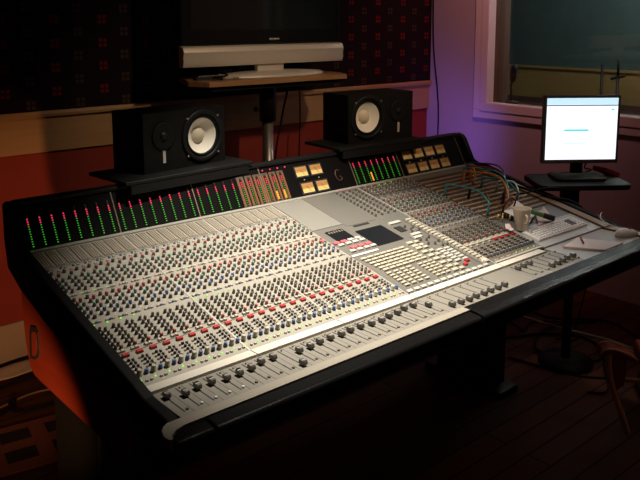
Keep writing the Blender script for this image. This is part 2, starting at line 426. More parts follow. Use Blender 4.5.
# padded armrest
arm = [(-.169, .799), (-.203, .796)]
for i in range(1, 9):
    a = PI*.5+PI*.5*i/8; arm.append((-.207-.012*math.sin(a-PI*.5), .784+.012*math.sin(a)))
arm += [(-.219, .745), (-.212, .734), (-.200, .731), (-.169, .731)]
MB().prism(arm, .045, .983, 'black_vinyl', 0, False).build('armrest', con, .004)
wide_arm = [(-.1395, .780), (-.1395, .8015), (-.145, .8045), (-.19, .8035)]+[(p[0]-.004, p[1]+.004) for p in arm[2:]]
wide_arm[-1] = (-.1395, .731)
MB().prism(wide_arm, .986, 2.245, 'black_vinyl', 0, False).build('armrest', con, .004)
MB().prism([(p[0]+.004, p[1]-.002) for p in arm], -.055, .043, 'black_vinyl', 0, True).build('armrest_end', con, .012)

# --- meter bridge
FT = math.atan2(.076, .133)      # tilt of the face from the vertical
FL = math.hypot(.133, .076)
def FM(x, t, h=0):               # a frame on the face: local x along, y up the face, z out of it
    base = Vector((x, .764+.076*t, .965+.133*t))
    return Matrix.Translation(base) @ Matrix.Rotation(PI/2-FT, 4, 'X') @ Matrix.Translation((0, 0, h))
MB().prism([(.764, .958), (.764, .965), (.840, 1.098), (.846, 1.104), (.876, 1.106), (.882, 1.098), (.882, .985), (.86, .94)], 0, 2.18, 'face').build('meter_bridge', con, .002)
MB().prism([(.8335, 1.0995), (.8345, 1.1095), (.86, 1.1125), (.886, 1.1085), (.886, 1.1045), (.845, 1.1055), (.841, 1.0985)], 0.0, 2.18, 'black').build('bridge_cap', con, .001)
MB().prism([(.752, .963), (.752, .9665), (.7645, .9695), (.7645, .963)], 0.0, 2.15, 'edge_light').build('edge_strip', con)
for x in (W, 2*W, 3*W, 1.407, 1.70, 2.14):
    MB().box((-.0018, .0, -.0005), (.0018, FL*.97, .0018), 'brown_btn', FM(x, 0)).build('bridge_seam', con)
def level_meter(x, kind, nred=3, ngreen=9, wd=.0040, seed=0):
    r_ = random.Random(seed); b = MB(); y0, y1 = .010, FL*.70
    n = nred+ngreen; step = (y1-y0)/n
    if kind == 'brown':
        b.box((-.0165, -.001+.006, 0), (.0165, FL*.83, .0012), 'face_brown', FM(x, 0))
        b.box((-.0145, .008, .001), (-.0065, FL*.76, .0022), 'amber', FM(x, 0)); b.box((.0065, .008, .001), (.0145, FL*.76, .0022), 'amber', FM(x, 0))
        b.box((-.0048, .008, .001), (.0048, FL*.76, .0019), 'face', FM(x, 0))
    else:
        b.box((-.0075, .006, 0), (.0075, FL*.80, .0012), 'face', FM(x, 0))
    for i in range(n):
        k = 'led_g' if i < ngreen else 'led_r'
        b.box((-wd/2, y0+i*step+(.0028 if k == 'led_g' else .0016), .0012), (wd/2, y0+(i+1)*step-(.0028 if k == 'led_g' else .0016), .0030), k, FM(x, 0))
    for i in range(2):
        b.box((-wd/2, y1+i*step+.0012, .0012), (wd/2, y1+(i+1)*step-.0012, .0024), 'led_off', FM(x, 0))
    return b.build('level_meter', con)
P8 = W/8
for i in range(24):
    level_meter((i+.5)*P8, 'brown' if i >= 21 else 'black', seed=i)
for i in range(3): level_meter(3*W+(i+.5)*P8, 'brown', seed=40+i)
for i in range(8): level_meter(1.407+(i+.42)*.0362, 'black', nred=3, ngreen=9, wd=.0050, seed=60+i)
for x, t0, t1 in ((3*W+.052, .08, .30), (3*W+.089, .08, .30), (1.407+2.80*.0362, .08, .34)):
    MB().box((-.0035, t0*FL, .0012), (.0035, t1*FL, .0034), 'led_o', FM(x, 0)).build('peak_light', con)
for i in range(4):
    MB().lathe([(.003, 0), (.003, .003), (.0015, .004)], 'led_r', 8, FM(3*W+.018+i*.0375, .90)).build('peak_light', con)
def vu_meter(x, t, dim=False):
    w_, h_ = .058, .040
    b = MB().box((-w_/2-.006, -h_/2-.006, 0), (w_/2+.006, h_/2+.006, .003), 'black_matte', FM(x, t))
    o = b.build('vu_meter', con)
    f_ = MB(); f_.box((-w_/2, -h_/2, .0030), (w_/2, -h_/2+h_*.42, .0042), 'vu', FM(x, t))
    f_.box((-w_/2, -h_/2+h_*.42, .0030), (w_/2, h_/2, .0042), 'vu_lo', FM(x, t))
    for j in range(9):
        a = (j-4)*.0062
        f_.box((a-.0004, .004, .0042), (a+.0004, .011+.002*(1-abs(j-4)/4), .0045), 'ink', FM(x, t))
    f_.build('meter_face', o)
    MB().box((-.0005, -h_*.45, .0043), (.0005, .010, .0050), 'black_matte', FM(x, t) @ Matrix.Rotation(.6, 4, 'Z')).build('meter_needle', o)
    MB().lathe([(.0028, 0), (.0028, .003), (.001, .004)], 'tag', 8, FM(x+.002, t-.24)).build('trim_screw', o)
for x in (1.134, 1.212):
    for t in (.70, .23): vu_meter(x+(.006 if t < .5 else 0), t)
for i in range(4):
    for t in (.66, .22): vu_meter(1.765+i*.079, t, True)
# round emblem on the bridge
eb = MB(); pr_ = []
for i in range(13): a = .9+i*(2*PI-1.5)/12; pr_.append(FM(1.322, .42, .002) @ Vector((.017*math.cos(a), .024*math.sin(a), 0)))
pr_.append(FM(1.322, .42, .002) @ Vector((.004, -.004, 0)))
eb.tube(pr_, .0028, 'emblem', 6, 3); e_ = eb.build('emblem', con); e_['label'] = 'brown round letter emblem'

# --- controls: one mesh per kind, shared by every copy
def knob_mesh(capk, r=.0050, h=.0125, body='knob'):
    return MB().lathe([(r*1.12, 0), (r*1.12, .0025), (r, .003), (r*.92, h-.002), (r*.80, h-.0018, capk), (r*.76, h, capk)], body, 12).box((-.0006, 0, h-.0002), (.0006, r*.72, h+.0004), 'white')
def btn_mesh(k, a=.0085, d=.006, h=.005):
    return MB().box((-a/2, -d/2, 0), (a/2, d/2, h), k, None, .0008)
KN = {k: knob_mesh('cap_'+k) for k in 'rgby'}
KN['k'] = knob_mesh('cap_k', .0045, .0125, 'knob'); KN['s'] = knob_mesh('cap_y', .0038, .008, 'knob_b')
KNM = {k: v.mesh('rotary_knob') for k, v in KN.items()}
BT = {'g': btn_mesh('grey_btn', .0075, .0060, .005), 'n': btn_mesh('brown_btn', .0055, .005, .004), 'c': btn_mesh('cream', .010, .010, .006), 'u': btn_mesh('cap_b', .0065, .0055, .005)}
BTM = {k: v.mesh('push_button') for k, v in BT.items()}
RED = btn_mesh('red_btn', .018, .0115, .007).mesh('red_button')
CRK = MB().lathe([(.0075, 0), (.0075, .003), (.0070, .0035), (.0062, .015), (.0052, .0165)], 'cream', 12).mesh('cream_knob')
BLK = MB().lathe([(.0062, 0), (.0062, .003, 'knob'), (.0054, .0035, 'knob'), (.0050, .0105, 'cap_b'), (.0043, .012, 'cap_b')], 'knob', 12).mesh('blue_knob')
LED = MB().lathe([(.0022, 0), (.0022, .0018), (.0012, .0028)], 'led_gb', 8).mesh('status_light')
knobs, btns, wide = [], [], []
LIT_MID = {(0, .387), (1, .387), (2, .387), (3, .387), (0, .608), (1, .608), (2, .608), (3, .608), (8, .608), (9, .608), (10, .608), (8, .377), (9, .377), (10, .377), (11, .377), (24+3, .970), (24+4, .970), (24+5, .970)}
def put(me, name, x, v, h=0, rz=0, parent=con): return link(name, me, parent, 0, ST(x, v, h, rz))
def channel(ci, x0, p, right=False):
    a, b, c = x0+p*.24, x0+p*.62, x0+p*.88
    R = random.Random(ci)
    def kn(k, x, v): knobs.append((k, x, v, R.uniform(-2.2, 2.2)))
    # routing block
    if right:
        for j in range(5):
            kn('ky'[j % 2], a, .965-j*.026); kn('ry'[j > 0], b, .958-j*.026)
    else:
        rb = MB(); d0, d1 = .845/DV, .975/DV
        rb.box((x0+p*.08, d0, 0), (x0+p*.92, d1, .0015), 'brown_btn', ST(0, 0))
        for q in range(4):
            xx = x0+p*(.13+.20*q)
            for j in range(11):
                yy = d0+.003+j*(d1-d0-.004)/11
                rb.box((xx, yy, .0015), (xx+p*.11, yy+.0062, .0042), 'grey_btn', ST(0, 0), .0005)
        rb.build('routing_block', con)
    btns.append(('u', a, .822, 0)); btns.append(('g', b, .822, 0)); btns.append(('g', c, .80, 0))
    kn('y', a, .788); kn('r', b, .765)
    for v, k1, k2 in ((.735, 'y', 'g'), (.705, 'y', 'y'), (.675, 'g', 'y'), (.645, 'y', 'k')):
        kn(k1, a, v); kn(k2, b, v-.012)
    for q in (.18, .42, .66): btns.append(('g' if q != .42 else 'n', x0+p*q, .606, 0))
    for v, k1, k2 in ((.572, 'y', 'r'), (.541, 'r', 'y'), (.510, 'g', 'y'), (.479, 'y', 'b'), (.448, 'b', 'y')):
        kn(k1, a, v); kn(k2, b, v-.012)
    for q, k in ((.2, 'g'), (.45, 'u'), (.7, 'g')): btns.append((k, x0+p*q, .402, 0))
    for j, v in enumerate((.352, .327, .302, .277, .252, .229)):
        kn('k', x0+p*.24, v); kn('k' if j < 5 else 'r', x0+p*.56, v-.008)
    btns.append(('c', x0+p*.22, .204, 0)); btns.append(('c', x0+p*.52, .204, 0))
    if not right or ci > 27: put(RED, 'red_button', x0+p*.46, .176)
    else: btns.append(('c', x0+p*.46, .176, 0))
    for v in (.148, .130, .112, .094):
        kn('s', x0+p*.40, v); kn('s', x0+p*.66, v-.004)
        btns.append(('n', x0+p*.14, v-.004, 0))
    if right: kn('k', x0+p*.31, .064); kn('b', x0+p*.80, .064)
    else: put(CRK, 'cream_knob', x0+p*.31, .064); put(BLK, 'blue_knob', x0+p*.80, .064)
    btns.append(('g', x0+p*.45, .024, 0)); btns.append(('g', x0+p*.78, .024, 0))
    lit = (not right) or (ci-24) in (4, 5, 6, 7)
    if lit: put(LED, 'status_light', x0+p*.14, .034)
    for q, v in LIT_MID:
        if q == ci: put(LED, 'status_light', x0+p*.12, v, .002)
for i in range(24): channel(i, i*P8, P8)
PR = (UR-UC)*W/8
for i in range(8): channel(24+i, UC*W+i*PR, PR, True)
# narrow dark rulings across the channel panels
for v in (.617, .415, .218, .190, .835):
    for a, b_ in ((0, 3*W), (UC*W, UR*W)):
        slab(a+.002, b_-.003, v, v+.0035, 0, .0006, 'edge_light' if v in (.617, .415) else 'seam').build('panel_rule', con)
for x in (W, 2*W, 3*W, UC*W):
    slab(x-.0042, x+.0020, 0, 1, 0, .0016, 'edge_light').build('panel_divider', con)
# --- centre section
def cbtn(k, u, v, wu, dv, h=.006): wide.append((k, u*W, v, wu*W, dv))
slab(3.02*W, 3.50*W, .655, .985, 0, .0020, 'plate').build('cover_plate', con)
slab(3.51*W, 4.00*W, .625, .985, 0, .0012, 'panel_grey').build('cover_plate', con)
slab(3.125*W, 3.39*W, .515, .615, 0, .003, 'screen_off').build('meter_window', con)
for q in range(6): slab((3.15+q*.04)*W, (3.17+q*.04)*W, .590, .605, .003, .0036, 'brown_btn').build('meter_window_tick', con)
slab(3.585*W, 3.84*W, .602, .618, 0, .0015, 'black_matte').build('slot', con)
bs = slab(3.50*W, 3.93*W, .395, .560, 0, .004, 'screen_off').build('display_screen', con)
for r_, (v, us) in enumerate(((.500, (3.07, 3.18, 3.29, 3.40)), (.476, (3.09, 3.20, 3.31, 3.42)), (.432, (3.19, 3.30, 3.42)), (.407, (3.12, 3.23, 3.34, 3.44)))):
    for j, u_ in enumerate(us):
        cbtn('pink' if (r_ == 0 and j < 2) or r_ == 2 else 'white_btn', u_, v, .085, .020)
cbtn('pink', 2.955, .545, .06, .022)
slab(3.02*W, 3.43*W, .362, .374, 0, .003, 'white').build('label_strip', con)
for r_, v in enumerate((.325, .300, .275, .250, .225, .203)):
    n = 7
    for j in range(n): cbtn('cream', 3.10+.102*j+.012*r_, v, .092, .015)
for r_, v in enumerate((.172, .150, .128, .106, .082, .060)):
    for j in range(4): cbtn('cream', 3.13+.105*j, v, .075, .013)
    for j in range(3): cbtn('cream', 3.62+.085*j, v-.004, .068, .013)
for j in range(13): cbtn('white_btn', 3.06+.107*j, .016, .085, .018)
for v in (.345, .310, .285, .245, .205, .170, .130, .090, .055):
    cbtn('cream', 3.905, v, .10, .020); cbtn('cream', 4.01, v-.004, .07, .020)
for v in (.228, .205, .182, .160, .137, .112): 
    cbtn('white_btn', 4.12, v, .10, .016); cbtn('white_btn', 4.24, v-.004, .09, .016)
cbtn('white_btn', 4.15, .548, .20, .022); cbtn('white_btn', 4.17, .405, .16, .022); cbtn('white_btn', 4.13, .375, .14, .022)
for j in range(22): cbtn('cream', 4.395+.002*j, .545-.024*j, .085, .018)
slab(4.04*W, 4.15*W, .455, .510, 0, .003, 'black_matte').build('small_display', con)
for u_, v in ((4.19, .49), (4.22, .455), (4.28, .47), (4.17, .43), (4.24, .42), (4.31, .435), (4.10, .345), (4.18, .335), (4.26, .350), (4.12, .300), (4.20, .285), (4.30, .300), (4.33, .25), (4.26, .255)):
    knobs.append(('k', u_*W, v, u_))
put(RED, 'red_button', 4.225*W, .088); put(RED, 'red_button', 4.13*W, .066)
MB().box((-.012, -.008, 0), (.012, .008, .006), 'lamp_w', ST(4.435*W, .060), .001).build('lit_button', con)
slab(4.335*W, 4.345*W, .01, .56, 0, .001, 'seam').build('panel_rule', con)
slab(4.045*W, 4.055*W, .01, .40, 0, .001, 'seam').build('panel_rule', con)
# the small block in front of the right-hand channels
slab(UC*W+.004, UR*W-.004, .190, .203, 0, .004, 'grey_btn').build('label_strip', con)
slab(UC*W+.004, UR*W-.004, .004, .016, 0, .004, 'grey_btn').build('label_strip', con)
M['pink'] = mat('pink_lit_button', (.62, .10, .12), .4)

for j in range(12):
    for q in range(4):
        knobs.append(('kyky'[q] if j else 'r', (4.075+.115*q)*W, .965-.028*j, j+q))
# individual knobs and buttons: the hundred nearest stand alone, the others are one part
def spread(items, maker, single, mass_name, dist):
    items.sort(key=dist)
    for it in items[:100]: single(it)
    b = MB()
    for it in items[100:]: maker(b, it)
    o = b.build(mass_name, con); o['kind'] = 'stuff'
dst = lambda it: (sp_(it[1], it[2])-CAM).length - (0 if it[0] != 's' else -.12)
def merge(b, src, T):
    o = len(b.v); b.v += [tuple(T @ Vector(v)) for v in src.v]; b.f += [tuple(o+i for i in f) for f in src.f]
    idx = [b.mid(k) for k in src.mats]; b.mi += [idx[i] for i in src.mi]; b.sm += src.sm
spread(knobs, lambda b, it: merge(b, KN[it[0]], ST(it[1], it[2], 0, it[3])), lambda it: put(KNM[it[0]], 'rotary_knob', it[1], it[2], 0, it[3]), 'rotary_knobs', dst)
spread(btns, lambda b, it: merge(b, BT[it[0]], ST(it[1], it[2])), lambda it: put(BTM[it[0]], 'push_button', it[1], it[2]), 'push_buttons', dst)
def wb(b, it): b.box((-it[3]/2, -it[4]/2/DV, 0), (it[3]/2, it[4]/2/DV, .0065), it[0], ST(it[1], it[2]), .0009); return b
spread(wide, wb, lambda it: wb(MB(), it).build('selector_key', con), 'selector_keys', dst)

# --- faders
def fader(x, y, white=True, chrome=False):
    MB().box((x-.0016, -.118, Z0), (x+.0016, -.010, Z0+.0006), 'black_matte').build('fader_slot', con)
    cp = MB(); k = 'fader_grey'
    prof = [(-.0108, 0), (-.0108, .007), (-.0085, .0118), (-.004, .0112), (0, .0105), (.004, .0112), (.0085, .0118), (.0108, .007), (.0108, 0)]
    T = Matrix.Translation((x, y, Z0+.004))
    cp.prism([(p[0], p[1]) for p in prof], -.0064, .0064, k, 0, False, T)
    cp.box((-.0015, -.003, -.004), (.0015, .003, .001), 'black_matte', T)
    cp.box((-.0062, -.0008, .0104), (.0062, .0008, .0116), 'white', T)
    if chrome: cp.box((-.0060, .0010, .0112), (.0060, .0075, .0131), 'chrome', T)
    cp.build('fader_cap', con, .0012)
    MB().lathe([(.0042, 0), (.0042, .003), (.0032, .0045)], 'white' if white else 'brown_btn', 10, Matrix.Translation((x+.010, y*0-.112, Z0))).build('fader_button', con)
    MB().lathe([(.0025, 0), (.0025, .003), (.0015, .004)], 'brown_btn', 8, Matrix.Translation((x+.009, -.014, Z0))).build('fader_light', con)
FY = [-.037, -.056, -.047, -.048, -.056, -.055, -.052, -.040, -.040, -.116, -.053, -.053, -.047, -.047, -.050, -.045, -.046, -.052, -.055, -.047, -.045, -.036, -.038, -.066]
for i in range(24): fader((i+.53)*P8, FY[i], 0 < i < 5, i in (2, 3, 5))
for i in range(8): fader((3.0+.127+.124*i)*W, [-.112, -.116, -.118, -.115, -.117, -.114, -.115, -.113][i], False)
for i in range(8): fader((4.56+.1285*i)*W, [-.045, -.041, -.039, -.105, -.104, -.100, -.094, -.094][i], False)
for i in range(24):
    if i % 8: MB().box((i*P8-.0004, -.130, Z0), (i*P8+.0004, -.004, Z0+.0004), 'seam').build('fader_rule', con)

# --- patch bay: rows of jacks over tan label strips
x0, x1 = UR*W+.006, XE-.01
pb = slab(x0, x1, .345, .93, 0, .003, 'jack_body').build('patch_bay', con)
for r_ in range(13):
    v = .358+r_*.0435
    b = slab(x0+.004, x1-.004, v, v+.012, .003, .0038, 'jack_strip')
    for j in range(26):
        xx = x0+.012+j*(x1-x0-.024)/25
        b.lathe([(.0040, .003), (.0040, .0046), (.0026, .0047, 'black_matte')], 'brown_btn', 8, ST(xx, v+.029))
    b.build('jack_row', pb)
for j, (u_, v) in enumerate(((5.62, .31), (5.75, .30), (5.70, .335), (5.84, .32), (5.60, .335), (5.80, .335), (5.95, .40), (6.02, .46), (5.98, .52), (6.06, .56), (5.90, .37))):
    MB().lathe([(.0045, 0), (.0045, .012), (.003, .013), (.003, .022)], 'brass', 10, ST(u_*W, v, .003)).build('brass_jack', pb)

# ------------------------------------------------------------------ patch cables (each its own thing)
def plug(b_, x, v, k, parent):
    MB().lathe([(.0036, .004), (.0055, .008), (.0055, .032), (.0035, .036), (.003, .042)], k, 10, ST(x, v)).build('plug', parent)
def patch(ends, lift, k, label, sag=(0, 0)):
    (xa, va), (xb, vb) = ends
    pts = [sp_(xa, va, .040), sp_(xa, va, .055)]
    for t in (.2, .4, .6, .8):
        q = sp_(xa+(xb-xa)*t, va+(vb-va)*t, .05+lift*math.sin(PI*t)); q.x += sag[0]*math.sin(PI*t); q.y += sag[1]*math.sin(PI*t); pts.append(q)
    pts += [sp_(xb, vb, .055), sp_(xb, vb, .040)]
    o = MB().tube(pts, .0036, k, 8).build('patch_cable'); tag(o, label, 'patch cable', 'patch cables in the console patch bay')
    plug(None, xa, va, k, o); plug(None, xb, vb, k, o); return o
patch(((1.715, .695), (1.725, .395)), .015, 'teal_c', 'teal patch cable standing clear of the tangle across the jack rows', (.05, 0))
patch(((1.935, .80), (1.83, .37)), .030, 'orange_c', 'long orange patch cable arching along the tangle to the front rows', (.09, 0))
patch(((1.985, .80), (1.955, .74)), .02, 'orange_c', 'short orange loop of patch cable at the far end of the patch bay')
patch(((1.975, .84), (1.86, .40)), .032, 'teal_c', 'teal patch cable running beside the long orange one into the tangle', (.10, 0))
patch(((2.02, .85), (1.91, .47)), .030, 'red_c', 'red patch cable arching near the wooden border of the console', (.09, 0))
patch(((2.05, .89), (1.95, .51)), .034, 'blue_c', 'blue patch cable nearest the wooden border of the console', (.09, 0))
patch(((1.955, .68), (1.965, .43)), .022, 'teal_c', 'short teal patch cable in the middle of the tangle', (.03, 0))
patch(((1.99, .60), (1.995, .46)), .020, 'white', 'pale patch cable lying low in the tangle beside the wooden border', (.03, 0))
patch(((1.90, .40), (1.80, .352)), .018, 'orange_c', 'short orange patch cable at the near end of the tangle by the beige cup')
patch(((1.87, .36), (1.775, .345)), .028, 'black_matte', 'short black patch cable looped close to the beige cup')
pg = MB().lathe([(.0045, .003), (.0060, .008), (.0060, .045), (.004, .050)], 'black_matte', 10, ST(1.79, .60)).build('jack_plug')
tag(pg, 'lone black jack plug standing upright in the middle of the patch bay', 'plug')

# ------------------------------------------------------------------ loose things on the desk end
def flat_on(pts3, th, k, name, label, cat, wav=0, T=None):
    """a thin sheet through four corners, gently waved"""
    A, B, Cc, D = [Vector(p) for p in pts3]; n = 8; vs = []
    nrm = (B-A).cross(D-A).normalized()
    if nrm.z < 0: nrm = -nrm
    for s_ in (0, 1):
        for i in range(n+1):
            for j in range(n+1):
                u_, v = i/n, j/n
                p = A*(1-u_)*(1-v)+B*u_*(1-v)+Cc*u_*v+D*(1-u_)*v
                p = p+nrm*(th*s_+wav*(.5+.5*math.sin(3.1*u_*2+1)*math.cos(4*v)))
                vs.append(p)
    N_ = (n+1)**2; fs = []
    for i in range(n):
        for j in range(n):
            q = (i*(n+1)+j, (i+1)*(n+1)+j, (i+1)*(n+1)+j+1, i*(n+1)+j+1)
            fs.append(tuple(N_+a for a in q)); fs.append(tuple(reversed(q)))
    ed = [i*(n+1) for i in range(n+1)]+[n*(n+1)+j for j in range(1, n+1)]+[i*(n+1)+n for i in range(n-1, -1, -1)]+[j for j in range(n-1, 0, -1)]
    for i in range(len(ed)):
        a, b = ed[i], ed[(i+1) % len(ed)]; fs.append((a, b, N_+b, N_+a))
    o = MB().add(vs, fs, k, wav > 0).build(name)
    return tag(o, label, cat)
# keyboard
kx0, kx1, kv0, kv1 = 5.56*W, 6.72*W, .050, .165
kb = empty('computer_keyboard', sp_((kx0+kx1)/2, kv0), 'long pale computer keyboard lying on the grey end of the console', 'keyboard')
slab(kx0, kx1, kv0, kv1, .0015, .010, 'white', None, .003).build('keyboard_case', kb, .002)
for r_ in range(5):
    b = MB()
    for j in range(17):
        xx = kx0+.010+j*(kx1-kx0-.02)/17; yy = kv0/DV+.008+r_*.0145
        b.box((xx, yy, .010), (xx+.0172, yy+.0122, .0135), 'ink' if (j in (13, 14) and r_ in (1, 2, 3)) else 'white', ST(0, 0), .0015)
    b.build('key_row', kb)
# notepad sheet with an orange edge, and pencil
pp = [(5.68*W, -.010, Z0+.0015), (6.19*W, .023, Z0+.0015), (6.42*W, -.135, Z0+.0015), (5.93*W, -.137, Z0+.0015)]
ppn = flat_on(pp, .004, 'paper', 'notepad', 'white notepad with an orange edge lying on the desk by the armrest', 'notepad')
a_, b_ = Vector(pp[0]), Vector(pp[3]); d_ = (Vector(pp[1])-a_)*.07
MB().add([a_+Vector((0, 0, .0042)), b_+Vector((0, 0, .0042)), b_+d_+Vector((0, 0, .0042)), a_+d_+Vector((0, 0, .0042)), a_+Vector((0, 0, .0052)), b_+Vector((0, 0, .0052)), b_+d_+Vector((0, 0, .0052)), a_+d_+Vector((0, 0, .0052))],
         [(3, 2, 1, 0), (4, 5, 6, 7), (0, 1, 5, 4), (1, 2, 6, 5), (2, 3, 7, 6), (3, 0, 4, 7)], 'orange').build('orange_edge', ppn)
pe = MB().tube([(5.99*W, -.042, Z0+.0098), (6.20*W, .008, Z0+.0098)], .0035, 'red_c', 8, 2).build('pencil'); tag(pe, 'dark red pencil lying across the white notepad', 'pencil')
# mouse
mp = []
ms = MB(); seg = 16; prof = [(0, .021), (.25, .020), (.5, .018), (.75, .012), (.93, .005), (1, .0)]
vs = []; fs = []
for i, (s_, hh) in enumerate(prof):
    pass
MT = Matrix.Translation((6.80*W, -.088, Z0+.001)) @ Matrix.Rotation(-.30, 4, 'Z')
rings = [(1.0, 0), (1.03, .006), (1.0, .013), (.88, .021), (.62, .028), (.25, .031)]
for s_, hh in rings:
    for a in range(20):
        t = 2*PI*a/20; vs.append((.056*s_*math.cos(t), .027*s_*math.sin(t), hh-.004*math.cos(t)*(hh > .01)))
for i in range(len(rings)-1):
    for a in range(20): fs.append((i*20+a, i*20+(a+1) % 20, (i+1)*20+(a+1) % 20, (i+1)*20+a))
fs += [tuple(reversed(range(20))), tuple(len(rings)*20-20+a for a in range(20))]
mo = MB().add(vs, fs, 'white', True, MT).build('computer_mouse'); tag(mo, 'white computer mouse on the far corner of the grey desk', 'mouse')
MB().box((.012, -.003, .026), (.024, .003, .0315), 'ink', MT).build('wheel', mo)
MB().tube([MT @ Vector((.046, 0, .010)), Vector((2.150, -.035, Z0+.016)), Vector((2.135, .01, Z0+.028)), Vector((2.150, .05, Z0+.040)), Vector((2.200, .07, Z0+.050)), Vector((2.245, .08, Z0+.0)), Vector((2.26, .09, .6))], .0022, 'white', 6).build('cord', mo)
# cup
cu = MB().lathe([(.0235, 0), (.025, .002), (.0365, .086), (.0375, .088), (.0360, .088), (.0345, .083), (.0235, .005), (.002, .004)], 'cup', 28, Matrix.Translation(sp_(1.741, .182, .0075)), True, False)
cu.tube([sp_(1.741, .182, .0075)+Vector(p) for p in ((-.015, -.028, .066), (-.022, -.040, .062), (-.022, -.040, .040), (-.013, -.025, .030))], .0040, 'cup', 8)
cu.build('plastic_cup'); cuo = bpy.data.objects['plastic_cup']; tag(cuo, 'beige plastic cup standing between the patch bay and the keyboard', 'cup')
# papers behind the cup
flat_on([sp_(1.766, .333, .024), sp_(1.939, .425, .020), sp_(1.945, .270, .010), sp_(1.816, .205, .010)], .0008, 'paper', 'paper_sheet', 'creased white paper lying behind the beige cup', 'paper', .010)
flat_on([sp_(1.950, .280, .006), sp_(2.030, .300, .012), sp_(1.975, .170, .005), sp_(1.850, .172, .005)], .0008, 'pink_paper', 'paper_sheet', 'pinkish folded paper under the green and black marker', 'paper', .007)
flat_on([sp_(1.655, .205, .012), sp_(1.682, .178, .012), sp_(1.700, .215, .020), sp_(1.690, .245, .020)], .0010, 'pink_paper', 'paper_scrap', 'crumpled pink scrap of paper at the foot of the beige cup', 'paper', .008)
tA, tB = sp_(1.859, .240, .046), sp_(1.925, .150, .032)
tb = MB().tube([tA, tA.lerp(tB, .5), tB], .010, 'tube_green', 12, 3).build('marker_pen'); tag(tb, 'green and black marker pen lying on papers beside the cup', 'marker pen')
MB().tube([tA.lerp(tB, .55), tA.lerp(tB, 1.04)], .0115, 'black_matte', 12, 2).build('cap', tb)
# black cables running along the wooden border
pts = [sp_(2.205, .93, .02), sp_(2.225, .80, .012), sp_(2.15, .70, .018), sp_(2.13, .60, .016), sp_(2.16, .48, .016), sp_(2.17, .36, .020), sp_(2.22, .28, .02), sp_(2.235, .20, .0), sp_(2.28, .16, -.10), sp_(2.31, .18, -.35)]
tag(MB().tube(pts, .006, 'rubber', 8).build('cable'), 'thick black cable lying along the wooden border beyond the patch bay', 'cable')
pts = [sp_(2.02, .50, .016), sp_(2.08, .47, .024), sp_(2.13, .43, .045), sp_(2.19, .38, .058), sp_(2.25, .34, .03), sp_(2.285, .34, -.08), sp_(2.29, .36, -.40)]
tag(MB().tube(pts, .0042, 'rubber', 8).build('cable'), 'thin black cable looping up over the wooden border towards the monitor stand', 'cable')

